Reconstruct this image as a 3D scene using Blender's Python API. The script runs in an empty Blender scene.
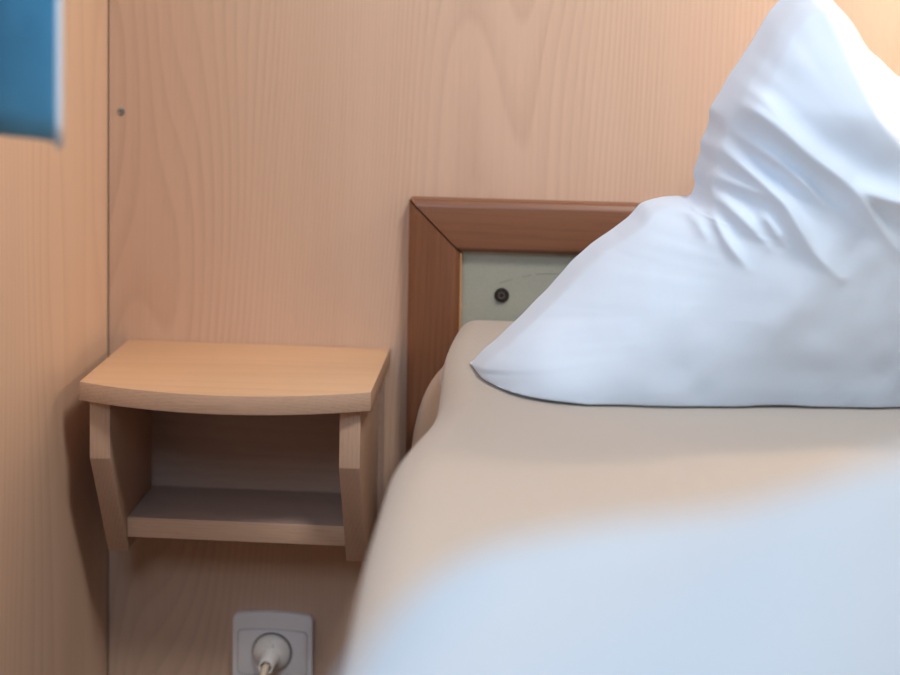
import bpy, bmesh, math, random
import numpy as np
from mathutils import Vector, Matrix

random.seed(7)
rng = np.random.default_rng(11)
S = bpy.context.scene
COL = S.collection

# ------------------------------------------------------------------ camera, world, lights, exposure
cam = bpy.data.cameras.new('camera')
cam.sensor_fit = 'HORIZONTAL'
cam.sensor_width = 36.0
cam.lens = 60.0
cam.shift_y = -(337.5 - 89.13) / 900.0
cam.clip_start = 0.02
cam.dof.use_dof = True
cam.dof.focus_distance = 1.335
cam.dof.aperture_fstop = 2.3
camo = bpy.data.objects.new('camera', cam)
COL.objects.link(camo)
R = Matrix(((0.99752, -0.02278, 0.06666), (0.06817, 0.07376, -0.99494), (0.01775, 0.99702, 0.07513)))
camo.matrix_world = Matrix.Translation((0.4333, -1.4416, 0.965)) @ R.to_4x4()
S.camera = camo

S.view_settings.view_transform = 'Standard'
S.view_settings.look = 'None'
S.view_settings.gamma = 1.0
S.view_settings.use_curve_mapping = False
S.view_settings.exposure = -0.06

world = bpy.data.worlds.new('world')
S.world = world
world.use_nodes = True
bg = world.node_tree.nodes['Background']
bg.inputs[0].default_value = (0.62, 0.80, 1.0, 1)
bg.inputs[1].default_value = 0.8

def area(name, loc, target, sx, sy, power, color):
    l = bpy.data.lights.new(name, 'AREA')
    l.shape = 'RECTANGLE'
    l.size, l.size_y = sx, sy
    l.energy = power
    l.color = color
    o = bpy.data.objects.new(name, l)
    COL.objects.link(o)
    o.location = loc
    o.rotation_euler = (Vector(target) - Vector(loc)).to_track_quat('-Z', 'Y').to_euler()
    return o

# daylight through the window in the left wall (wall opening y -1.55..-0.62, z 0.90..1.55)
WY0, WY1, WZ0, WZ1 = -1.60, -0.57, 0.90, 1.60
area('window_daylight', (-0.06, (WY0 + WY1) / 2, (WZ0 + WZ1) / 2), (0.6, -0.9, 0.6), 0.95, 0.68, 6.0, (0.48, 0.74, 1.0))
# added cool fill light behind the camera for the socket and lower wall
area('front_fill', (0.22, -2.30, 1.98), (0.3, 0.0, 0.5), 0.5, 0.5, 8.8, (0.74, 0.87, 1.0))
# ceiling lamp to the right over the bed
area('ceiling_light', (0.86, -0.98, 2.02), (0.20, 0, 0.6), 0.32, 0.32, 17.0, (1.0, 0.97, 0.93))
LAMP = Vector((0.98, -0.150, 1.16))
LAMP_W = 6.3

# ------------------------------------------------------------------ helpers
def tag(o, label=None, cat=None, group=None, kind=None):
    if label: o['label'] = label
    if cat: o['category'] = cat
    if group: o['group'] = group
    if kind: o['kind'] = kind
    return o

def empty(name, loc, label, cat, group=None):
    o = bpy.data.objects.new(name, None)
    COL.objects.link(o)
    o.empty_display_size = 0.05
    o.location = loc
    return tag(o, label, cat, group)

def world_loc(o):
    v = Vector(o.location)
    while o.parent:
        o = o.parent
        v += Vector(o.location)
    return v

def link(name, me, mat, parent=None, origin=None, smooth=False, angle=None):
    """me is in world coordinates; it is moved to be relative to its origin / parent"""
    if origin is None:
        origin = world_loc(parent) if parent else Vector((0, 0, 0))
    origin = Vector(origin)
    me.transform(Matrix.Translation(-origin))
    o = bpy.data.objects.new(name, me)
    COL.objects.link(o)
    if parent:
        o.parent = parent
        o.location = origin - world_loc(parent)
    else:
        o.location = origin
    for m in (mat if isinstance(mat, (list, tuple)) else [mat]):
        me.materials.append(m)
    if smooth:
        for p in me.polygons: p.use_smooth = True
        if angle:
            me.set_sharp_from_angle(angle=math.radians(angle))
    return o

def bm_mesh(bm, name='m'):
    bmesh.ops.recalc_face_normals(bm, faces=bm.faces)
    me = bpy.data.meshes.new(name)
    bm.to_mesh(me)
    bm.free()
    return me

def add_box(bm, lo, hi, bev=0.0, seg=2):
    lo, hi = Vector(lo), Vector(hi)
    r = bmesh.ops.create_cube(bm, size=1.0)
    vs = r['verts']
    for v in vs:
        v.co = Vector([lo[i] + (v.co[i] + .5) * (hi[i] - lo[i]) for i in range(3)])
    if bev:
        es = list({e for v in vs for e in v.link_edges})
        bmesh.ops.bevel(bm, geom=es, offset=bev, segments=seg, profile=0.5, affect='EDGES')

def box(name, lo, hi, mat, parent=None, bev=0.0, seg=2, origin=None):
    bm = bmesh.new()
    add_box(bm, lo, hi, bev, seg)
    return link(name, bm_mesh(bm, name), mat, parent, origin, smooth=bev > 0, angle=35)

def prism(name, pts, axis, a, b, mat, parent=None, bev=0.0, origin=None, seg=2):
    """extrude the polygon pts (2D) along axis (0,1,2) from a to b"""
    bm = bmesh.new()
    def mk(p, t):
        q = [0, 0, 0]
        oth = [i for i in range(3) if i != axis]
        q[oth[0]], q[oth[1]], q[axis] = p[0], p[1], t
        return bm.verts.new(q)
    A = [mk(p, a) for p in pts]
    B = [mk(p, b) for p in pts]
    bm.faces.new(A)
    bm.faces.new(B[::-1])
    n = len(pts)
    for i in range(n):
        bm.faces.new((A[i], A[(i + 1) % n], B[(i + 1) % n], B[i]))
    bmesh.ops.recalc_face_normals(bm, faces=bm.faces)
    if bev:
        es = [e for e in bm.edges if len(e.link_faces) == 2 and e.calc_face_angle(0) > 0.25]
        bmesh.ops.bevel(bm, geom=es, offset=bev, segments=seg, profile=0.5, affect='EDGES')
    return link(name, bm_mesh(bm, name), mat, parent, origin, smooth=bev > 0, angle=35)

def lathe(name, prof, centre, axis, mat, parent=None, n=48, origin=None, angle=40):
    """revolve (radius, along) pairs about an axis vector through centre"""
    ax = Vector(axis).normalized()
    u = ax.orthogonal().normalized()
    w = ax.cross(u)
    c = Vector(centre)
    bm = bmesh.new()
    rings = []
    for r, h in prof:
        if r < 1e-6:
            rings.append([bm.verts.new(c + ax * h)])
        else:
            rings.append([bm.verts.new(c + ax * h + (u * math.cos(2 * math.pi * k / n) + w * math.sin(2 * math.pi * k / n)) * r) for k in range(n)])
    for A, B in zip(rings, rings[1:]):
        for k in range(n):
            if len(A) == 1 and len(B) == 1: continue
            if len(A) == 1: bm.faces.new((A[0], B[k], B[(k + 1) % n]))
            elif len(B) == 1: bm.faces.new((A[k], A[(k + 1) % n], B[0]))
            else: bm.faces.new((A[k], A[(k + 1) % n], B[(k + 1) % n], B[k]))
    return link(name, bm_mesh(bm, name), mat, parent, origin, smooth=True, angle=angle)

def tube(name, pts, radii, mat, parent=None, n=20, origin=None):
    pts = [Vector(p) for p in pts]
    bm = bmesh.new()
    rings = []
    ref = None
    for i, p in enumerate(pts):
        d = (pts[min(i + 1, len(pts) - 1)] - pts[max(i - 1, 0)]).normalized()
        u = d.orthogonal().normalized() if ref is None else (ref - d * ref.dot(d)).normalized()
        ref = u
        w = d.cross(u)
        r = radii[i] if isinstance(radii, (list, tuple)) else radii
        rings.append([bm.verts.new(p + (u * math.cos(2 * math.pi * k / n) + w * math.sin(2 * math.pi * k / n)) * r) for k in range(n)])
    for A, B in zip(rings, rings[1:]):
        for k in range(n):
            bm.faces.new((A[k], A[(k + 1) % n], B[(k + 1) % n], B[k]))
    bm.faces.new(rings[0][::-1])
    bm.faces.new(rings[-1])
    return link(name, bm_mesh(bm, name), mat, parent, origin, smooth=True, angle=50)

def grid_mesh(name, P):
    """P: array (n, m, 3)"""
    n, m = P.shape[:2]
    idx = np.arange(n * m).reshape(n, m)
    f = np.stack([idx[:-1, :-1], idx[1:, :-1], idx[1:, 1:], idx[:-1, 1:]], -1).reshape(-1, 4)
    me = bpy.data.meshes.new(name)
    me.from_pydata(P.reshape(-1, 3).tolist(), [], f.tolist())
    me.update()
    return me

def smooth(x, a, b):
    t = np.clip((x - a) / (b - a), 0, 1)
    return t * t * (3 - 2 * t)

def vnoise(x, y, seed=0):
    """cheap smooth 2D value noise, about -1..1"""
    r = np.random.default_rng(seed)
    T = r.uniform(-1, 1, (64, 64))
    xi, yi = np.floor(x).astype(int), np.floor(y).astype(int)
    fx, fy = x - xi, y - yi
    fx, fy = fx * fx * (3 - 2 * fx), fy * fy * (3 - 2 * fy)
    g = lambda a, b: T[a % 64, b % 64]
    return (g(xi, yi) * (1 - fx) + g(xi + 1, yi) * fx) * (1 - fy) + (g(xi, yi + 1) * (1 - fx) + g(xi + 1, yi + 1) * fx) * fy

# ------------------------------------------------------------------ materials
class NT:
    def __init__(s, name):
        s.m = bpy.data.materials.new(name)
        s.m.use_nodes = True
        s.t = s.m.node_tree
        s.b = s.t.nodes['Principled BSDF']
    def n(s, typ, **kw):
        x = s.t.nodes.new(typ)
        for k, v in kw.items():
            if k.startswith('i_'):
                key = k[2:]
                x.inputs[int(key) if key.isdigit() else key].default_value = v
            else:
                setattr(x, k, v)
        return x
    def l(s, a, b): s.t.links.new(a, b)
    def math(s, op, a, b=None, c=None):
        x = s.n('ShaderNodeMath', operation=op)
        for i, v in enumerate((a, b, c)):
            if v is None: continue
            if isinstance(v, (int, float)): x.inputs[i].default_value = v
            else: s.l(v, x.inputs[i])
        return x.outputs[0]
    def mix(s, fac, a, b, mode='MIX'):
        x = s.n('ShaderNodeMix', data_type='RGBA', blend_type=mode)
        if isinstance(fac, (int, float)): x.inputs[0].default_value = fac
        else: s.l(fac, x.inputs[0])
        for i, v in ((6, a), (7, b)):
            if isinstance(v, tuple): x.inputs[i].default_value = (*v, 1)
            else: s.l(v, x.inputs[i])
        return x.outputs[2]

def plain(name, col, rough=0.5, metal=0.0, noise=0.0, nscale=60, bump=0.0, bscale=400, sheen=0.0):
    k = NT(name)
    k.b.inputs['Roughness'].default_value = rough
    k.b.inputs['Metallic'].default_value = metal
    tc = k.n('ShaderNodeTexCoord')
    nz = k.n('ShaderNodeTexNoise', i_Scale=nscale, i_Detail=4.0)
    k.l(tc.outputs['Object'], nz.inputs['Vector'])
    c = k.mix(nz.outputs[0], tuple(max(0, v * (1 - noise)) for v in col), tuple(min(1, v * (1 + noise)) for v in col))
    k.l(c, k.b.inputs['Base Color'])
    if sheen:
        k.b.inputs['Sheen Weight'].default_value = sheen
    if bump:
        n2 = k.n('ShaderNodeTexNoise', i_Scale=bscale, i_Detail=3.0)
        k.l(tc.outputs['Object'], n2.inputs['Vector'])
        bp = k.n('ShaderNodeBump', i_Strength=bump, i_Distance=0.002)
        k.l(n2.outputs[0], bp.inputs['Height'])
        k.l(bp.outputs[0], k.b.inputs['Normal'])
    return k.m

def wood(name, base, dark, axis=2, lines=190.0, warp=30.0, contrast=0.5, rough=0.45, pore=0.25, seed=0.0, tone=0.10, fa=5.0, fg=0.8, across=0, streak=0.3):
    """wood whose grain runs along axis; growth rings are the level lines of a stretched noise field"""
    k = NT(name)
    k.b.inputs['Roughness'].default_value = rough
    tc = k.n('ShaderNodeTexCoord')
    sp = k.n('ShaderNodeSeparateXYZ')
    k.l(tc.outputs['Object'], sp.inputs[0])
    oth = [i for i in range(3) if i != axis]
    if across: oth = oth[::-1]
    a, b, g = sp.outputs[oth[0]], sp.outputs[oth[1]], sp.outputs[axis]
    def vec(sa, sb, sg, off=0.0):
        cb = k.n('ShaderNodeCombineXYZ')
        k.l(k.math('MULTIPLY_ADD', a, sa, seed + off), cb.inputs[0])
        k.l(k.math('MULTIPLY_ADD', b, sb, off * .7), cb.inputs[1])
        k.l(k.math('MULTIPLY_ADD', g, sg, seed * 1.7), cb.inputs[2])
        return cb.outputs[0]
    f = k.n('ShaderNodeTexNoise', i_Scale=1.0, i_Detail=1.5, i_Roughness=0.4)
    k.l(vec(fa, fa, fg), f.inputs['Vector'])
    ph = k.math('ADD', k.math('MULTIPLY', a, lines), k.math('MULTIPLY', f.outputs[0], warp))
    ph = k.math('ADD', ph, k.math('MULTIPLY', b, lines * .6))
    fr = k.math('FRACT', ph)
    # saw-like ring: slow darkening, quick return
    ring = k.math('POWER', fr, 2.2)
    edge = k.math('SMOOTHSTEP', fr, 0.86, 1.0) if False else k.math('MULTIPLY', k.math('SUBTRACT', 1.0, fr), 7.0)
    edge = k.math('MINIMUM', edge, 1.0)
    ring = k.math('MULTIPLY', ring, edge)
    # rings fade in and out over the board
    v = k.n('ShaderNodeTexNoise', i_Scale=1.0, i_Detail=2.0)
    k.l(vec(14.0, 14.0, 1.5, 9.0), v.inputs['Vector'])
    amt = k.math('MULTIPLY', ring, k.math('MULTIPLY_ADD', v.outputs[0], 1.4, 0.15))
    p = k.n('ShaderNodeTexNoise', i_Scale=1.0, i_Detail=3.0, i_Roughness=0.6)
    k.l(vec(900.0, 900.0, 45.0, 3.0), p.inputs['Vector'])
    amt = k.math('MULTIPLY', amt, contrast * 1.5)
    amt = k.math('ADD', amt, k.math('MULTIPLY', k.math('SUBTRACT', p.outputs[0], 0.5), pore))
    q = k.n('ShaderNodeTexNoise', i_Scale=1.0, i_Detail=2.0, i_Roughness=0.6)
    k.l(vec(330.0, 330.0, 4.0, 7.0), q.inputs['Vector'])
    amt = k.math('ADD', amt, k.math('MULTIPLY', k.math('SUBTRACT', q.outputs[0], 0.45), streak))
    t = k.n('ShaderNodeTexNoise', i_Scale=1.0, i_Detail=2.0)
    k.l(vec(22.0, 22.0, 1.0, 5.0), t.inputs['Vector'])
    amt = k.math('ADD', amt, k.math('MULTIPLY', k.math('SUBTRACT', t.outputs[0], 0.5), tone * 4))
    cl = k.n('ShaderNodeClamp')
    k.l(amt, cl.inputs[0])
    base2 = tuple(min(1, v * 1.0) for v in base)
    k.l(k.mix(k.math('ADD', cl.outputs[0], 0.0), base2, dark), k.b.inputs['Base Color'])
    return k.m

BE, BD = (0.655, 0.462, 0.350), (0.49, 0.325, 0.235)
M = {}
M['wall_wood'] = wood('beech_laminate_wall', BE, BD, axis=2, lines=115, warp=62, contrast=0.36, seed=3.1, fa=3.6, fg=0.75, pore=0.5, streak=0.5)
M['left_wood'] = wood('beech_laminate_side_wall', (0.76, 0.545, 0.40), (0.60, 0.39, 0.26), axis=2, lines=40, warp=20, contrast=0.35, seed=8.4, across=1)
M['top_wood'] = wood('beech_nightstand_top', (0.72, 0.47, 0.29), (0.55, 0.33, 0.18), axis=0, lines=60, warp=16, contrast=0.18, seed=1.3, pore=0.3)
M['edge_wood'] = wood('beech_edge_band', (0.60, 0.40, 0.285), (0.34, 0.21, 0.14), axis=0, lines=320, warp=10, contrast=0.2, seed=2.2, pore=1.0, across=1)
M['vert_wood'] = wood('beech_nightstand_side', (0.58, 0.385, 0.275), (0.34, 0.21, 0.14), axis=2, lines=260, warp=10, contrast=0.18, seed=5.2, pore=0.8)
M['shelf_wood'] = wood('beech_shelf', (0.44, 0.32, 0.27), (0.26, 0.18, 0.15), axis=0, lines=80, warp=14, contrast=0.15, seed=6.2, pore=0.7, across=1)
M['cherry_v'] = wood('cherry_frame_upright', (0.205, 0.085, 0.042), (0.10, 0.038, 0.018), axis=2, lines=150, warp=18, contrast=0.25, seed=4.0, pore=0.7, streak=0.9, rough=0.38)
M['cherry_h'] = wood('cherry_frame_rail', (0.205, 0.085, 0.042), (0.10, 0.038, 0.018), axis=0, lines=130, warp=18, contrast=0.25, seed=9.0, pore=0.7, streak=0.9, rough=0.38, across=1)
M['panel_grey'] = plain('grey_green_panel', (0.37, 0.375, 0.315), 0.6, noise=0.12, nscale=500, bump=0.15, bscale=900)
M['dark'] = plain('dark_bronze_plastic', (0.018, 0.013, 0.011), 0.35, noise=0.1)
M['dark_hole'] = plain('dark_screw_recess', (0.004, 0.003, 0.003), 0.6)
M['steel'] = plain('zinc_screw', (0.45, 0.46, 0.48), 0.35, metal=0.9, noise=0.05)
M['socket'] = plain('white_socket_plastic', (0.90, 0.90, 0.93), 0.38, noise=0.02)
M['plug'] = plain('white_plug_plastic', (0.84, 0.82, 0.80), 0.42, noise=0.02)
M['cord'] = plain('cream_cord', (0.72, 0.60, 0.45), 0.5, noise=0.03)
M['mattress'] = plain('beige_fitted_sheet', (0.56, 0.40, 0.28), 0.9, noise=0.06, nscale=300, bump=0.3, bscale=900, sheen=0.2)
M['blanket'] = plain('beige_fleece_blanket', (0.475, 0.415, 0.36), 0.95, noise=0.05, nscale=350, bump=0.35, bscale=1100, sheen=0.25)
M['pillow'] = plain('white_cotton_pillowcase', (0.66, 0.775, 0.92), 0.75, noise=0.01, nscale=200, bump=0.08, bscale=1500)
M['duvet'] = plain('pale_blue_white_duvet_cover', (0.405, 0.44, 0.48), 0.85, noise=0.02, nscale=120)
M['curtain'] = plain('blue_curtain_fabric', (0.10, 0.33, 0.50), 0.85, noise=0.25, nscale=25, sheen=0.2)
M['edge_strip'] = plain('pale_curtain_edge', (0.62, 0.70, 0.80), 0.85, noise=0.03)  # paler strip along the curtain's free edge
M['paint'] = plain('white_ceiling_paint', (0.55, 0.54, 0.53), 0.9, noise=0.02)
M['room'] = plain('light_room_wall', (0.36, 0.29, 0.24), 0.9, noise=0.03)
M['floor'] = plain('brown_carpet', (0.10, 0.065, 0.05), 0.95, noise=0.2, nscale=200)
M['white_frame'] = plain('white_window_frame', (0.8, 0.8, 0.8), 0.4)
M['brass'] = plain('brushed_lamp_metal', (0.6, 0.58, 0.55), 0.35, metal=0.9)
M['shade'] = plain('white_lamp_shade', (0.8, 0.76, 0.68), 0.6)
k = NT('thin_window_glass')
tr = k.n('ShaderNodeBsdfTransparent')
gl = k.n('ShaderNodeBsdfGlossy', i_Roughness=0.02)
mx = k.n('ShaderNodeMixShader', i_0=0.06)
k.l(tr.outputs[0], mx.inputs[1]); k.l(gl.outputs[0], mx.inputs[2])
k.l(mx.outputs[0], k.t.nodes['Material Output'].inputs[0])
M['glass'] = k.m
k = NT('lit_bulb')
k.b.inputs['Emission Color'].default_value = (1.0, 0.72, 0.42, 1)
k.b.inputs['Emission Strength'].default_value = 6.0
M['bulb'] = k.m

# ------------------------------------------------------------------ the room
RX, RY, RZ = 2.3, -3.0, 2.1
tag(box('wall_back', (0.0016, 0, 0), (RX, 0.02, RZ), M['wall_wood']), kind='structure')
bm = bmesh.new()
for lo, hi in (((-0.02, RY, 0), (0, WY0, RZ)), ((-0.02, WY1, 0), (0, 0.02, RZ)), ((-0.02, WY0, 0), (0, WY1, WZ0)), ((-0.02, WY0, WZ1), (0, WY1, RZ))):
    add_box(bm, lo, hi)
tag(link('wall_left', bm_mesh(bm, 'wall_left'), M['left_wood']), kind='structure')
tag(box('wall_right', (RX, RY, 0), (RX + 0.02, 0.02, RZ), M['room']), kind='structure')
tag(box('wall_front', (-0.02, RY - 0.02, 0), (RX + 0.02, RY, RZ), M['room']), kind='structure')
tag(box('floor', (-0.02, RY - 0.02, -0.02), (RX + 0.02, 0.02, 0), M['floor']), kind='structure')
tag(box('ceiling', (-0.02, RY - 0.02, RZ), (RX + 0.02, 0.02, RZ + 0.02), M['paint']), kind='structure')
bm = bmesh.new()
fw = 0.035
for lo, hi in (((-0.02, WY0, WZ0), (0.006, WY0 + fw, WZ1)), ((-0.02, WY1 - fw, WZ0), (0.006, WY1, WZ1)),
               ((-0.02, WY0 + fw, WZ0), (0.006, WY1 - fw, WZ0 + fw)), ((-0.02, WY0 + fw, WZ1 - fw), (0.006, WY1 - fw, WZ1))):
    add_box(bm, lo, hi)
win = tag(link('window_1', bm_mesh(bm, 'window_1'), M['white_frame']), kind='structure')
box('pane', (-0.012, WY0 + fw, WZ0 + fw), (-0.009, WY1 - fw, WZ1 - fw), M['glass'], win)

# screw in the back wall
sc = empty('screw', (0.0135, 0, 0.8268), 'tiny silver screw head in the wood wall near the left corner', 'screw')
lathe('screw_head', [(0, 0.0016), (0.0008, 0.0012), (0.0011, 0.0003), (0.0019, 0.0004), (0.0028, 0.0014), (0.0038, 0.0010), (0.0042, -0.001)], (0.0135, 0, 0.8268), (0, -1, 0), M['steel'], sc, n=28)
lathe('screw_recess', [(0, 0.00135), (0.0010, 0.00130), (0.0010, 0.0005)], (0.0135, 0, 0.8268), (0, -1, 0), M['dark_hole'], sc, n=6)

# ------------------------------------------------------------------ nightstand
NX0, NX1, NZ, NT_ = 0.0215, 0.2825, 0.600, 0.0178
ns = empty('nightstand', (0.152, -0.08, 0.4215), 'small beech wall nightstand with bowed top and open shelf', 'nightstand')
pts = [(NX0, -0.0005), (NX0, -0.1567)]
for i in range(1, 32):
    t = i / 32
    pts.append((NX0 + (NX1 - NX0) * t, -0.1567 - 0.0275 * (1 - (2 * t - 1) ** 2)))
pts += [(NX1, -0.1567), (NX1, -0.0005)]
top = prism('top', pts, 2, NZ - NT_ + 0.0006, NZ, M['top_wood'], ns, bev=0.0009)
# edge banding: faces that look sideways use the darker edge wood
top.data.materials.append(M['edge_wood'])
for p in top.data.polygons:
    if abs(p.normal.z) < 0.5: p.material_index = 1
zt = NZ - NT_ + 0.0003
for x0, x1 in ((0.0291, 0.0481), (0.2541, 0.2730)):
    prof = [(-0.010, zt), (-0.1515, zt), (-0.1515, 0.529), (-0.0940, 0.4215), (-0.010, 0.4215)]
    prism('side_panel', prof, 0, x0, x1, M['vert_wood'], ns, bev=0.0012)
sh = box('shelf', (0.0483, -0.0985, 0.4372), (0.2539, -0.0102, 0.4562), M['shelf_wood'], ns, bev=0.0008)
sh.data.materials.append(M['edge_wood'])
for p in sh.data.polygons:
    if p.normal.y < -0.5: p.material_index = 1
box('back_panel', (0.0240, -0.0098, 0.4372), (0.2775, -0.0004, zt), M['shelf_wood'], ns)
for x in (0.056, 0.246):
    box('shelf_bracket', (x - 0.006, -0.040, 0.4305), (x + 0.006, -0.028, 0.4371), M['dark'], ns, bev=0.001)

# ------------------------------------------------------------------ headboard
HX0, HX1, HZ, HW, HY = 0.3006, 1.250, 0.7508, 0.0499, -0.022
hb = empty('headboard', (0.775, -0.01, 0.30), 'cherry wood framed headboard with a grey green panel behind the pillow', 'headboard')
# profile of the frame across its width: (distance from the outer edge, height over the wall)
PROF = [(0.0, 0.0005), (0.0, 0.017), (0.0012, 0.0195), (0.0042, 0.0215), (0.007, 0.022), (0.041, 0.022), (0.0455, 0.0212), (0.0480, 0.0190), (0.0497, 0.0165), (0.0499, 0.0120), (0.0499, 0.0005)]
def frame_bar(name, ends, outer_dir, mat):
    """ends: two functions giving a point for a profile distance; loft between them"""
    bm = bmesh.new()
    A = [bm.verts.new((*ends[0](d), )) for d in PROF]
    B = [bm.verts.new((*ends[1](d), )) for d in PROF]
    for vs in (A, B):
        for v, (d, h) in zip(vs, PROF): v.co.y = -h
    n = len(PROF)
    for i in range(n):
        bm.faces.new((A[i], A[(i + 1) % n], B[(i + 1) % n], B[i]))
    bm.faces.new(A); bm.faces.new(B[::-1])
    return link(name, bm_mesh(bm, name), mat, hb, smooth=True, angle=25)
g = 0.0011
def E1(fx, fz):
    return lambda dh: (fx(dh[0]), 0.0, fz(dh[0]))
frame_bar('frame_upright', [E1(lambda d: HX0 + d, lambda d: 0.30), E1(lambda d: HX0 + d, lambda d: HZ - d - g)], None, M['cherry_v'])
frame_bar('frame_upright', [E1(lambda d: HX1 - d, lambda d: 0.30), E1(lambda d: HX1 - d, lambda d: HZ - d - g)], None, M['cherry_v'])
frame_bar('frame_rail', [E1(lambda d: HX0 + d + g, lambda d: HZ - d), E1(lambda d: HX1 - d - g, lambda d: HZ - d)], None, M['cherry_h'])
M['lit_edge_wood'] = wood('lamp_lit_edge', (0.62, 0.33, 0.15), (0.45, 0.2, 0.08), axis=2, contrast=0.2, seed=2.7)  # pale strips colour in the lamp's light on the uprights' inner edges
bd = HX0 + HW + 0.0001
for n_, lo, hi in (('lit_edge', (bd, -0.0175, 0.30), (bd + 0.0013, -0.0087, HZ - HW - 0.0016)), ('lit_edge', (HX1 - HW - 0.0014, -0.0175, 0.30), (HX1 - HW - 0.0001, -0.0087, HZ - HW - 0.0016))):
    lit_edge = box(n_, lo, hi, M['lit_edge_wood'], hb)
    lit_edge['label'] = 'pale strip painting lamplight on the inner frame edge'
box('panel', (HX0 + 0.0505, -0.0085, 0.30), (HX1 - 0.0505, -0.001, HZ - 0.0505), M['panel_grey'], hb)
sx, sz = 0.391, 0.6582
scr = lathe('screw', [(0.0067, -0.0005), (0.0072, 0.0015), (0.0064, 0.0028), (0.0046, 0.0030), (0.0041, 0.0022), (0.0033, 0.0024), (0.0015, 0.0024), (0.0014, 0.0010), (0.0000, 0.0010)], (sx, -0.0085, sz), (0, -1, 0), M['dark'], hb, n=32)
scr['label'] = 'dark round screw with a recessed head'
lathe('screw_ring', [(0.0034, 0.0018), (0.0034, 0.0029), (0.0022, 0.0029), (0.0022, 0.0018)], (sx, -0.0085, sz), (0, -1, 0), plain('worn_screw_ring', (0.11, 0.09, 0.08), 0.35), scr, n=32)
lathe('screw_socket', [(0.0017, 0.0002), (0.0017, 0.0026), (0.0, 0.0026)], (sx, -0.0085, sz), (0, -1, 0), M['dark_hole'], scr, n=6)
# the thin curved scratch over the panel
arc = []
for i in range(15):
    t = i / 14
    arc.append((0.388 + 0.062 * t, -0.0086, 0.6695 + 0.011 * math.sin(t * 1.9)))
bm = bmesh.new()
for i in range(14):
    if i in (3, 4, 7): continue
    (xa, _, za), (xb, _, zb) = arc[i], arc[i + 1]
    w = 0.00028
    vs = [bm.verts.new(q) for q in ((xa, -0.0087, za - w), (xb, -0.0087, zb - w), (xb, -0.0087, zb + w), (xa, -0.0087, za + w))]
    vb = [bm.verts.new((v.co.x, -0.0084, v.co.z)) for v in vs]
    bm.faces.new(vs); bm.faces.new(vb[::-1])
    for q in range(4): bm.faces.new((vs[q], vb[q], vb[(q + 1) % 4], vs[(q + 1) % 4]))
sm = link('scratch', bm_mesh(bm, 'scratch'), plain('scratch_line', (0.24, 0.235, 0.18), 0.7), hb)

# ------------------------------------------------------------------ wall socket, plug
SX, SZ = 0.1699, 0.289
so = empty('wall_socket', (SX, 0, SZ), 'white plastic wall socket with arched cover below the nightstand', 'socket')
def arched(x0, x1, z0, z1, rise, rc, n=24):
    """counter-clockwise outline (x,z): rounded rectangle whose top and bottom edges arch outwards"""
    P = []
    mid, hw = (x0 + x1) / 2, (x1 - x0) / 2
    for i in range(n + 1):
        t = -1 + 2 * i / n
        s = 1 - max(0, abs(t) - (1 - rc / hw)) / (rc / hw)
        dz = rc * (1 - math.sqrt(max(0, 1 - (1 - s) ** 2))) if s < 1 else 0
        P.append((mid + hw * t, z0 - rise * (1 - t * t) + rise * 0 + dz))
    for i in range(n + 1):
        t = 1 - 2 * i / n
        s = 1 - max(0, abs(t) - (1 - rc / hw)) / (rc / hw)
        dz = rc * (1 - math.sqrt(max(0, 1 - (1 - s) ** 2))) if s < 1 else 0
        P.append((mid + hw * t, z1 + rise * (1 - t * t) - dz))
    return P
prism('cover_plate', arched(SX - 0.0403, SX + 0.0403, 0.2460, 0.3272, 0.0034, 0.0035), 1, -0.0085, -0.0003, M['socket'], so, bev=0.0014, seg=3)
prism('groove', arched(SX - 0.0352, SX + 0.0352, 0.2672, 0.3124, 0.0018, 0.0028), 1, -0.00855, -0.0070, plain('groove_shadow_gap', (0.30, 0.30, 0.33), 0.6), so)
prism('insert', arched(SX - 0.0346, SX + 0.0346, 0.2678, 0.3118, 0.0018, 0.0026), 1, -0.0094, -0.0070, M['socket'], so, bev=0.0005)
PZ = 0.2912
lathe('socket_ring', [(0.0212, -0.001), (0.0212, 0.0006), (0.0206, 0.0009), (0.0200, 0.0002), (0.0198, -0.001)], (SX, -0.0094, PZ), (0, -1, 0), M['socket'], so, n=64)
lathe('recess', [(0.0199, 0.0002), (0.0, 0.0002)], (SX, -0.0094, PZ), (0, -1, 0), plain('socket_recess', (0.10, 0.10, 0.11), 0.6), so, n=48)
pg = empty('plug', (SX, -0.0094, PZ), 'white round power plug pushed into the wall socket', 'plug')
lathe('plug_body', [(0.0, -0.0), (0.0186, 0.0003), (0.0188, 0.0030), (0.0180, 0.0050), (0.0165, 0.0064), (0.0125, 0.0090), (0.0105, 0.0105), (0.0, 0.0125)], (SX, -0.0097, PZ), (0, -1, 0), M['plug'], pg, n=64)
lathe('earth_pin_boss', [(0.0040, 0.003), (0.0038, 0.0105), (0.0030, 0.0120), (0.0, 0.0125)], (SX - 0.0005, -0.0097, PZ + 0.0105), (0, -1, 0), M['plug'], pg, n=24)
d = Vector((-0.02, -1.0, 0.0)).normalized()
c0 = Vector((SX, -0.0165, PZ - 0.001))
lathe('cord_boot', [(0.0108, 0.0), (0.0100, 0.004), (0.0086, 0.010), (0.0078, 0.017), (0.0076, 0.0235), (0.0072, 0.025), (0.0056, 0.025), (0.0052, 0.022), (0.0050, 0.014), (0.0, 0.013)], c0, d, M['plug'], pg, n=40)
e = c0 + d * 0.0135
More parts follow.
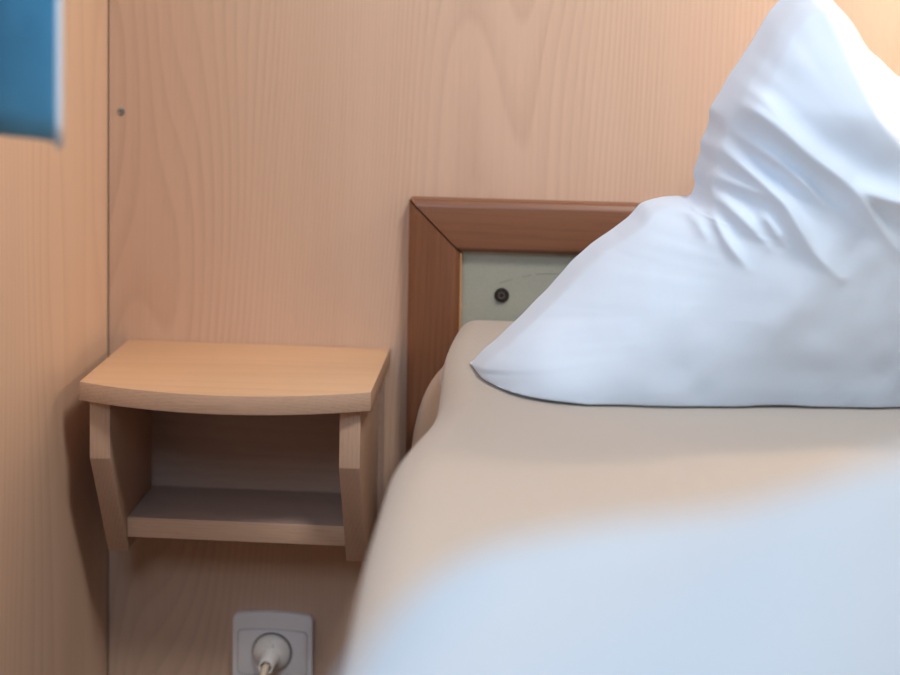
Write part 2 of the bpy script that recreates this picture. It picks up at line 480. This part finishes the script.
tube('cord', [e, e + d * 0.008, e + d * 0.014 + Vector((-0.0002, 0, -0.0012)), e + d * 0.020 + Vector((-0.0008, 0, -0.006)), e + d * 0.024 + Vector((-0.0016, 0, -0.015)), e + d * 0.025 + Vector((-0.003, 0.0005, -0.030)), e + d * 0.023 + Vector((-0.004, 0.002, -0.06)), e + Vector((-0.004, 0.0, -0.13)), (SX - 0.004, -0.04, 0.05), (SX, -0.045, 0.012), (SX + 0.02, -0.048, 0.0042), (SX + 0.10, -0.05, 0.0042)], 0.0034, M['cord'], pg, n=16)

# ------------------------------------------------------------------ bed
bx0, bx1, by0, by1 = 0.335, 1.235, -2.02, -0.026
bed = empty('bed_base', ((bx0 + bx1) / 2, -1.0, 0), 'beech bed base under the mattress', 'bed')
box('side_rail', (bx0, by0, 0.24), (bx0 + 0.025, by1, 0.40), M['edge_wood'], bed, bev=0.002)
box('side_rail', (bx1 - 0.025, by0, 0.24), (bx1, by1, 0.40), M['edge_wood'], bed, bev=0.002)
box('foot_board', (bx0 + 0.026, by0, 0.24), (bx1 - 0.026, by0 + 0.025, 0.40), M['edge_wood'], bed, bev=0.002)
box('slatted_base', (bx0 + 0.026, by0 + 0.026, 0.36), (bx1 - 0.026, by1, 0.392), M['shelf_wood'], bed)
for x in (bx0 + 0.04, bx1 - 0.04):
    for y in (by0 + 0.06, by1 - 0.06):
        box('leg', (x - 0.03, y - 0.03, 0), (x + 0.03, y + 0.03, 0.24), M['vert_wood'], bed, bev=0.003)

# mattress: rounded section swept along the bed
def mx_left(y): return 0.356 - 0.046 * smooth(y, -0.17, -0.08)
MZ0, MZ1 = 0.4005, 0.586
ys = np.concatenate([np.linspace(-2.01, -0.4, 40), np.linspace(-0.38, -0.030, 50)])
rows = []
for y in ys:
    # plan rounding at the head and foot ends
    de = min(-0.030 - y, y + 2.01)
    rr = 0.030
    ins = rr - math.sqrt(max(0, rr * rr - (rr - min(de, rr)) ** 2))
    xl = float(mx_left(y)) + ins
    xr = 1.226 - ins
    zt_ = MZ1 - ins * 0.25 + 0.026 * float(smooth(y, -0.20, -0.045))
    r_ = 0.055
    rz = 0.055 + 0.035 * float(smooth(y, -0.22, -0.08))
    # left side profile bottom -> top
    L = [(xl + 0.02, MZ0 + ins * .3), (xl + 0.006, MZ0 + 0.012)]
    for i in range(6): L.append((xl + 0.002 - 0.003 * math.sin(math.pi * i / 5), MZ0 + 0.03 + (zt_ - rz - MZ0 - 0.03) * i / 5))
    for i in range(1, 13):
        a = math.pi / 2 * i / 12
        L.append((xl + 0.002 + r_ * (1 - math.cos(a)), zt_ - rz + rz * math.sin(a)))
    Rr = [(xl + xr - x, z) for x, z in L][::-1]
    T = [(L[-1][0] + (Rr[0][0] - L[-1][0]) * i / 10, zt_) for i in range(1, 10)]
    B = [(Rr[-1][0] + (L[0][0] - Rr[-1][0]) * i / 6, MZ0 + ins * .3) for i in range(1, 7)]
    rows.append([(x, y, z) for x, z in L + T + Rr + B])
P = np.array(rows)
me = grid_mesh('mattress', P)
bm = bmesh.new(); bm.from_mesh(me)
bmesh.ops.remove_doubles(bm, verts=bm.verts, dist=1e-5)
bmesh.ops.holes_fill(bm, edges=[e for e in bm.edges if e.is_boundary], sides=0)
tag(link('mattress', bm_mesh(bm, 'mattress'), M['mattress'], origin=(0.78, -1.0, MZ0), smooth=True, angle=60),
    'thick mattress in a tan fitted sheet showing beside the headboard upright', 'mattress')

# blanket: a thick sheet over the mattress, its head end pulled up against the headboard
def bl_top(x, y):
    z = 0.612 + 0.030 * smooth(y, -0.20, -0.045)
    z = z + 0.0026 * vnoise(x * 9 + 3, y * 9, 3) * smooth(-y, 0.24, 0.4) + 0.0045 * vnoise(x * 3.1 + 7, y * 3.3 + 2, 4) * smooth(-y, 0.26, 0.5)
    return z
def bl_left(y):
    return 0.3175 + 0.025 * smooth(y, -0.36, -0.16) + 0.009 * smooth(y, -0.12, -0.03) + 0.007 * smooth(-y, 0.45, 0.7)
def bl_hang(y):
    return 0.45 + 0.140 * smooth(y, -0.30, -0.17) + 0.026 * smooth(y, -0.20, -0.045)
TH = 0.016
ny = 260
ysb = np.concatenate([np.linspace(-1.98, -0.75, 60), np.linspace(-0.745, -0.034, ny - 60)])
def blanket_sheet(off):
    rows = []
    for y in ysb:
        xl = float(bl_left(y)) + off
        zb = float(bl_hang(y))
        zt0 = float(bl_top(np.array(xl + .05), np.array(y))) - off
        dh = max(0.0, 1 - (-0.034 - y) / 0.016)
        sink = 0.008 * dh * dh if off == 0 else -0.004 * dh * dh
        r_ = 0.042 - 0.022 * float(smooth(y, -0.25, -0.1)) - off * 0.7
        hz = zt0 - r_
        L = []
        for i in range(14):
            t = i / 14
            z = zb + (hz - zb) * t
            L.append((xl + 0.003 * math.sin(y * 23) * (1 - t) + (0.0015 * math.sin(y * 60 + z * 40)) * (1 - t), z))
        for i in range(15):
            a = math.pi / 2 * i / 14
            L.append((xl + r_ * (1 - math.cos(a)), hz + r_ * math.sin(a)))
        xs = np.linspace(L[-1][0], 1.2, 112)[1:]
        zz = bl_top(xs, np.full_like(xs, y)) - off
        w = smooth(xs, xs[0], xs[0] + 0.10)
        T = [(float(x), float(zt0 * (1 - q) + z * q)) for x, z, q in zip(xs, zz, w)]
        xr = 1.252 - off
        Rr = [(1.2 + (xr - 1.2) * math.sin(a), T[-1][1] - r_ * (1 - math.cos(a))) for a in np.linspace(0.15, math.pi / 2, 8)]
        Rr += [(xr, T[-1][1] - r_ - (T[-1][1] - r_ - 0.45) * i / 6) for i in range(1, 7)]
        rows.append([(x, y, z - sink) for x, z in L + T + Rr])
    return np.array(rows)
Pt, Pb = blanket_sheet(0.0), blanket_sheet(TH)
n, m_ = Pt.shape[:2]
V = np.concatenate([Pt.reshape(-1, 3), Pb.reshape(-1, 3)])
idx = np.arange(n * m_).reshape(n, m_)
q = np.stack([idx[:-1, :-1], idx[1:, :-1], idx[1:, 1:], idx[:-1, 1:]], -1).reshape(-1, 4)
F = q.tolist() + (q[:, ::-1] + n * m_).tolist()
ring = list(idx[0, :]) + list(idx[1:, -1]) + list(idx[-1, -2::-1]) + list(idx[-2:0:-1, 0])
ring = [int(v) for v in ring]
for a_, b_ in zip(ring, ring[1:] + ring[:1]):
    F.append([a_, b_, b_ + n * m_, a_ + n * m_])
me = bpy.data.meshes.new('blanket')
me.from_pydata(V.tolist(), [], F)
bm = bmesh.new(); bm.from_mesh(me)
tag(link('blanket', bm_mesh(bm, 'blanket'), M['blanket'], origin=(0.78, -1.0, 0.592), smooth=True, angle=70),
    'pale beige fleece blanket spread over the mattress under the pillow', 'blanket')

# ------------------------------------------------------------------ pillow
OUT = [(0.3679, 0.6239), (0.3846, 0.6427), (0.4109, 0.6672), (0.4327, 0.6896), (0.4543, 0.7137), (0.4716, 0.7313), (0.4906, 0.7453), (0.5044, 0.7573), (0.5146, 0.77), (0.5276, 0.7749), (0.5425, 0.7762), (0.5556, 0.7747), (0.5581, 0.7784), (0.5613, 0.7882), (0.5592, 0.7997), (0.5625, 0.8077), (0.5666, 0.8167), (0.5654, 0.8255), (0.5712, 0.8362), (0.5752, 0.846), (0.575, 0.8548), (0.5816, 0.8655), (0.5939, 0.8859), (0.6038, 0.901), (0.6144, 0.9187), (0.6242, 0.9362), (0.6324, 0.9477), (0.6398, 0.9574), (0.6516, 0.9628), (0.6662, 0.9613), (0.6776, 0.9529), (0.691, 0.9358), (0.702, 0.9161), (0.7073, 0.9101), (0.7179, 0.9017), (0.7286, 0.8897), (0.7356, 0.8856)]
XC = 0.775
outl = OUT + [(0.752, 0.876), (XC, 0.872)]
right = [(2 * XC - x, z) for x, z in outl[:-1]][::-1]
low_l = [(0.3665, 0.6205), (0.372, 0.6110), (0.381, 0.599), (0.394, 0.583), (0.412, 0.567), (0.44, 0.553), (0.50, 0.548), (0.60, 0.548), (0.70, 0.550)]
low_r = [(2 * XC - x, z) for x, z in low_l][::-1]
poly = np.array(outl + right + low_r[:0:-1][::-1][0:0] + [(2 * XC - x, z) for x, z in low_l] + low_l[::-1])
# order: left outline up to the middle, right outline down, right low edge to the middle, left low edge back
CEN = np.array([XC, 0.715])
# Poisson inflation on a grid
GX0, GX1, GZ0, GZ1, H = 0.35, 1.20, 0.54, 0.975, 0.005
gx = np.arange(GX0, GX1, H); gz = np.arange(GZ0, GZ1, H)
XX, ZZ = np.meshgrid(gx, gz, indexing='ij')
inside = np.zeros_like(XX, bool)
px, pz = poly[:, 0], poly[:, 1]
for i in range(len(poly)):
    x1, z1 = poly[i]; x2, z2 = poly[(i + 1) % len(poly)]
    cond = ((z1 > ZZ) != (z2 > ZZ)) & (XX < (x2 - x1) * (ZZ - z1) / (z2 - z1 + 1e-12) + x1)
    inside ^= cond
U = np.zeros_like(XX)
for it in range(2500):
    L_ = np.zeros_like(U)
    L_[1:-1, 1:-1] = 0.25 * (U[2:, 1:-1] + U[:-2, 1:-1] + U[1:-1, 2:] + U[1:-1, :-2] + H * H * 4)
    U = np.where(inside, L_, 0)
U = U / U.max()
def samp(A, x, z):
    fx = np.clip((x - GX0) / H, 0, len(gx) - 1.001); fz = np.clip((z - GZ0) / H, 0, len(gz) - 1.001)
    i, j = fx.astype(int), fz.astype(int)
    fx, fz = fx - i, fz - j
    return (A[i, j] * (1 - fx) + A[i + 1, j] * fx) * (1 - fz) + (A[i, j + 1] * (1 - fx) + A[i + 1, j + 1] * fx) * fz
# boundary resampled by arc length
pc = np.vstack([poly, poly[:1]])
seg = np.hypot(*np.diff(pc, axis=0).T)
s = np.concatenate([[0], np.cumsum(seg)])
NTH, NR = 760, 150
st = np.linspace(0, s[-1], NTH, endpoint=False)
bxx = np.interp(st, s, pc[:, 0]); bzz = np.interp(st, s, pc[:, 1])
for _ in range(2):
    bxx = 0.25 * np.roll(bxx, 1) + 0.5 * bxx + 0.25 * np.roll(bxx, -1)
    bzz = 0.25 * np.roll(bzz, 1) + 0.5 * bzz + 0.25 * np.roll(bzz, -1)
bxx = bxx + 0.0011 * vnoise(st * 62, st * 0 + 1.5, 51) * (bzz > 0.63)
bzz = bzz + 0.0011 * vnoise(st * 62, st * 0 + 7.5, 52) * (bzz > 0.63)
rho = 1 - (1 - np.linspace(0, 1, NR)) ** 1.0
rho = np.sin(np.linspace(0, math.pi / 2, NR)) * 0.6 + np.linspace(0, 1, NR) * 0.4
PX = CEN[0] + rho[:, None] * (bxx - CEN[0])[None, :]
PZ_ = CEN[1] + rho[:, None] * (bzz - CEN[1])[None, :]
u = np.clip(samp(U, PX, PZ_), 0, None)
# distance-like falloff so that the edge closes smoothly at the outline
edge_c = np.clip((1 - rho[:, None]) * np.hypot(bxx - CEN[0], bzz - CEN[1])[None, :], 0, None)
u = u * smooth(edge_c, 0, 0.012) + 0
T = 0.134 * np.power(u, 0.50)
seam = -0.125 + 0.21 * np.clip(PX - 0.52, 0, 0.27) * smooth(PZ_, 0.80, 0.62) - 0.035 * smooth(PZ_, 0.72, 0.93) - 0.012 * smooth(PX, 0.47, 0.37) - 0.024 * np.exp(-((PX - 0.445) / 0.055) ** 2) * smooth(PZ_, 0.70, 0.62)
lum = 0.0042 * vnoise(PX * 11 + 5, PZ_ * 11, 21) + 0.0022 * vnoise(PX * 24 + 9, PZ_ * 20 + 4, 22) + 0.0009 * vnoise(PX * 55, PZ_ * 48, 23)
# wrinkles: ridge lines (x, z), amplitude, width
RID = [
 ([(0.5685, 0.8739), (0.598, 0.8655), (0.618, 0.8511), (0.6406, 0.8294), (0.6689, 0.8087), (0.6818, 0.7883), (0.6945, 0.7729), (0.7105, 0.7551)], 0.0105, 0.0085),
 ([(0.6689, 0.8095), (0.6935, 0.7986), (0.7211, 0.7935), (0.76, 0.79)], 0.0085, 0.0085),
 ([(0.5857, 0.8429), (0.6123, 0.827), (0.6315, 0.811), (0.6484, 0.7924), (0.6617, 0.7844)], 0.0065, 0.0060),
 ([(0.5672, 0.8342), (0.5864, 0.8206), (0.6074, 0.802), (0.6225, 0.7883), (0.6312, 0.7719), (0.6416, 0.7556), (0.6518, 0.7434), (0.6669, 0.7305)], 0.0080, 0.0065),
 ([(0.5625, 0.8008), (0.5764, 0.8029), (0.5953, 0.7984), (0.6176, 0.7898)], 0.0050, 0.0045),
 ([(0.5565, 0.7848), (0.5736, 0.787), (0.5878, 0.7765), (0.6005, 0.7635), (0.6107, 0.753)], 0.0065, 0.0055),
 ([(0.5657, 0.7776), (0.5692, 0.771), (0.5778, 0.7554), (0.5958, 0.7325)], 0.0050, 0.0045),
 ([(0.5426, 0.7811), (0.5553, 0.7689), (0.5665, 0.7508)], 0.0060, 0.0060),
 ([(0.5743, 0.8691), (0.5925, 0.8843), (0.6092, 0.8723), (0.6201, 0.8602), (0.6304, 0.8424)], 0.0045, 0.0055),
 ([(0.604, 0.7812), (0.6151, 0.7673), (0.6254, 0.7526)], 0.0035, 0.0050),
]
def ridges(x, z, L_):
    tot = np.zeros_like(x)
    for pts_, amp, wd in L_:
        pts_ = np.array(pts_)
        # round the polyline off
        for _ in range(2):
            qq = [pts_[0]]
            for a_, b_ in zip(pts_[:-1], pts_[1:]):
                qq += [0.75 * a_ + 0.25 * b_, 0.25 * a_ + 0.75 * b_]
            qq.append(pts_[-1]); pts_ = np.array(qq)
        sl = np.hypot(*np.diff(pts_, axis=0).T); cs = np.concatenate([[0], np.cumsum(sl)])
        best = np.full_like(x, 1e9); tt = np.zeros_like(x)
        for i in range(len(sl)):
            a_, dd = pts_[i], pts_[i + 1] - pts_[i]
            k_ = np.clip(((x - a_[0]) * dd[0] + (z - a_[1]) * dd[1]) / (dd @ dd), 0, 1)
            ds = np.hypot(x - a_[0] - k_ * dd[0], z - a_[1] - k_ * dd[1])
            up = ds < best
            best = np.where(up, ds, best); tt = np.where(up, (cs[i] + k_ * sl[i]) / cs[-1], tt)
        prof = 1.75 * np.exp(-(np.sqrt((best / wd / 0.88) ** 2 + 0.04) - 0.2) ** 1.15)
        tot += amp * prof * smooth(tt, -0.05, 0.25) * (1 - 0.85 * smooth(tt, 0.55, 1.0))
    return tot
# the broad fold down the peaked corner: a slow rise from the left, a quick fall towards the dip
def corner_fold(x, z):
    zz = np.array([0.70, 0.76, 0.80, 0.8296, 0.8619, 0.9026, 0.927, 0.9593, 0.98])
    xx = np.array([0.775, 0.752, 0.735, 0.7117, 0.6903, 0.6783, 0.6734, 0.6634, 0.658])
    xf = np.interp(z, zz, xx)
    d_ = x - xf
    left = np.exp(-np.abs(np.minimum(d_, 0) / 0.075) ** 1.3)
    right = np.exp(-np.abs(np.maximum(d_, 0) / 0.026) ** 1.5)
    return 0.034 * np.where(d_ < 0, left, right) * smooth(z, 0.79, 0.87)
mir = lambda L_: [([(2 * XC - a_, b_) for a_, b_ in p_], am, w_) for p_, am, w_ in L_]
W = ridges(PX, PZ_, RID) + ridges(PX, PZ_, mir(RID)) + corner_fold(PX, PZ_) * (PX < XC) + corner_fold(2 * XC - PX, PZ_) * (PX >= XC)
# gathers along the lower left and right seam
ss = np.broadcast_to(st[None, :], PX.shape)
gath = 0.0028 * vnoise(ss * 85 + 4, edge_c * 14 + 1.5 * np.sin(ss * 40), 25) * np.exp(-edge_c / 0.035) * smooth(edge_c, 0.0, 0.008)
fade = smooth(edge_c, 0, 0.022)
def settle(x, y, z):
    """rest the pillow on the blanket and against the headboard"""
    y = np.minimum(y, -0.0285)
    zb = 0.612 + 0.030 * smooth(y, -0.20, -0.045) + 0.0022
    wob = 0.003 * vnoise(x * 16, y * 0 + 3, 31)
    z = np.maximum(z, zb + np.clip(wob, 0, None) * 0.5)
    return x, y, z
PX = PX - 0.0105 * smooth(PZ_, 0.785, 0.92) * smooth(PX, XC, XC - 0.08) + 0.0105 * smooth(PZ_, 0.785, 0.92) * smooth(PX, XC, XC + 0.08)
front = np.stack(settle(PX, seam - T - (W + lum) * fade - gath, PZ_), -1)
back = np.stack(settle(PX, seam + T * 0.85 + lum * fade * 0.7 + gath, PZ_), -1)
V = np.concatenate([front.reshape(-1, 3), back[:-1].reshape(-1, 3)])
fi = np.arange(NR * NTH).reshape(NR, NTH)
bi = np.vstack([np.arange((NR - 1) * NTH).reshape(NR - 1, NTH) + NR * NTH, fi[-1:]])
F = []
for I, flip in ((fi, False), (bi, True)):
    J = np.roll(I, -1, axis=1)
    q = np.stack([I[:-1], I[1:], J[1:], J[:-1]], -1).reshape(-1, 4)
    F += (q[:, ::-1] if flip else q).tolist()
me = bpy.data.meshes.new('pillow')
me.from_pydata(V.tolist(), [], F)
bm = bmesh.new(); bm.from_mesh(me)
bmesh.ops.remove_doubles(bm, verts=bm.verts, dist=1e-5)
pil = tag(link('pillow', bm_mesh(bm, 'pillow'), M['pillow'], origin=(XC, -0.12, 0.614), smooth=True),
          'large plump white pillow with a peaked corner leaning on the headboard', 'pillow')

# ------------------------------------------------------------------ folded duvet in the foreground
dx = np.concatenate([np.linspace(0, 0.10, 40)[:-1], np.linspace(0.10, 0.75, 80)[:-1], np.linspace(0.75, 0.84, 24)])
dy = np.concatenate([np.linspace(0, 0.12, 50)[:-1], np.linspace(0.12, 0.32, 50)[:-1], np.linspace(0.32, 0.42, 24)])
DX, DY = np.meshgrid(dx, dy, indexing='ij')
xl_ = 0.333 + 0.010 * np.sin(DY * 17 + 0.6)
xw = DX + xl_
yw = -0.875 - 0.012 * np.sin(DX * 11 + 1.0) - DY
rnd = lambda t, w: np.sqrt(np.clip(1 - (1 - np.clip(t / w, 0, 1)) ** 2, 0, 1))
hh = 0.1615 + 0.038 * smooth(DX, 0.03, 0.22)
hh = hh * rnd(DX, 0.085) ** 1.25 * rnd(0.84 - DX, 0.07) * rnd(DY, 0.10) * rnd(0.42 - DY, 0.09) * (1 - 0.16 * smooth(DY, 0.08, 0.36))
fold = 0.020 * vnoise(DX * 7 + DY * 10 + 3, DY * 4 - DX * 3 + 8, 41) + 0.006 * vnoise(DX * 16 + DY * 14, DY * 8 - DX * 6 + 40, 42)
ede = smooth(np.minimum(np.minimum(DX, 0.84 - DX), np.minimum(DY, 0.42 - DY)), 0.0, 0.07)
zb_ = bl_top(xw, yw) + 0.0025 - 0.030 * (1 - np.clip((DX + 0.012) / 0.05, 0, 1)) ** 2 * 0
zb_ = np.maximum(zb_, 0.6165)
zt2 = zb_ + 0.004 + np.maximum(hh + fold * ede, 0.0)
Pt = np.stack([xw, yw, zt2], -1); Pb = np.stack([xw, yw, zb_], -1)
n, m_ = Pt.shape[:2]
V = np.concatenate([Pt.reshape(-1, 3), Pb.reshape(-1, 3)])
idx = np.arange(n * m_).reshape(n, m_)
q = np.stack([idx[:-1, :-1], idx[1:, :-1], idx[1:, 1:], idx[:-1, 1:]], -1).reshape(-1, 4)
F = q.tolist() + (q[:, ::-1] + n * m_).tolist()
ring = [int(v) for v in list(idx[0, :]) + list(idx[1:, -1]) + list(idx[-1, -2::-1]) + list(idx[-2:0:-1, 0])]
for a_, b_ in zip(ring, ring[1:] + ring[:1]):
    F.append([a_, b_, b_ + n * m_, a_ + n * m_])
me = bpy.data.meshes.new('duvet')
me.from_pydata(V.tolist(), [], F)
bm = bmesh.new(); bm.from_mesh(me)
tag(link('duvet', bm_mesh(bm, 'duvet'), M['duvet'], origin=(0.77, -1.0, 0.617), smooth=True, angle=75),
    'folded bluish white duvet, blurred, on the beige blanket in the foreground', 'duvet')

# ------------------------------------------------------------------ curtain at the left
cu = empty('curtain', (0.07, -0.52, 1.62), 'blue curtain with pale side edge hanging at the upper left', 'curtain')
def curtain_xy(t):
    # t 0..1 from the free edge inwards: gathered folds running back to the wall and then along it
    return (0.1165 - 0.085 * smooth(t, 0.0, 0.30) + 0.016 * np.sin(t * 26) * smooth(t, 0.08, 0.3),
            -0.492 + 0.045 * smooth(t, 0.0, 0.22) - 0.12 * smooth(t, 0.24, 0.9) + 0.006 * np.sin(t * 31))
def curtain_mesh(name, t0, t1, nt, mat, thick, zoff=0.0):
    t = np.linspace(t0, t1, nt)
    x, y = curtain_xy(t)
    zz = np.linspace(0, 1, 40)
    rows = []
    for f_ in zz:
        zb = 0.850 + 0.003 * np.sin(t * 9) + zoff - 0.03 * t * 0
        z = zb + (1.60 - zb) * f_
        rows.append(np.stack([x + 0.004 * f_ * np.sin(t * 12 + f_ * 3), y + 0 * t, z], -1))
    me = grid_mesh(name, np.array(rows))
    o = link(name, me, mat, cu, smooth=True)
    md = o.modifiers.new('thickness', 'SOLIDIFY'); md.thickness = thick; md.offset = 0
    return o
curtain_mesh('curtain_panel', 0.012, 1.0, 140, M['curtain'], 0.0016)
hm = curtain_mesh('side_strip', -0.03, 0.014, 8, M['edge_strip'], 0.003)
hm['label'] = 'pale side edge'
ra = empty('curtain_rail', (0.03, -0.8, 1.61), 'thin metal curtain rail above the blue curtain', 'rail')
tube('rod', [(0.05, -0.34, 1.606), (0.05, -1.7, 1.606)], 0.006, M['brass'], ra)
for y in (-0.36, -1.68):
    tube('bracket', [(0.0002, y, 1.606), (0.05, y, 1.606)], 0.005, M['brass'], ra, n=12)

# ------------------------------------------------------------------ wall lamp to the right above the bed
wl = empty('wall_lamp', (LAMP.x, 0, LAMP.z + 0.05), 'small wall reading lamp above the right side of the headboard', 'lamp')
lathe('base_plate', [(0.0, 0.018), (0.035, 0.018), (0.04, 0.012), (0.04, 0.0003)], (LAMP.x, 0, LAMP.z + 0.09), (0, -1, 0), M['brass'], wl)
tube('arm', [(LAMP.x, -0.015, LAMP.z + 0.09), (LAMP.x, -0.05, LAMP.z + 0.105), (LAMP.x, LAMP.y, LAMP.z + 0.09), (LAMP.x, LAMP.y, LAMP.z + 0.06)], 0.007, M['brass'], wl, n=14)
lathe('lamp_shade', [(0.012, 0.066), (0.03, 0.062), (0.062, 0.03), (0.064, 0.03), (0.031, 0.064), (0.012, 0.068)], LAMP, (0, 0, 1), M['shade'], wl)
lathe('bulb', [(0.0, 0.028), (0.010, 0.030), (0.016, 0.040), (0.012, 0.056), (0.010, 0.064)], LAMP, (0, 0, 1), M['bulb'], wl)
lp = bpy.data.lights.new('reading_light', 'POINT')
lp.energy = LAMP_W
lp.color = (1.0, 0.75, 0.50)
lp.shadow_soft_size = 0.022
lo_ = bpy.data.objects.new('reading_light', lp)
COL.objects.link(lo_)
lo_.location = LAMP
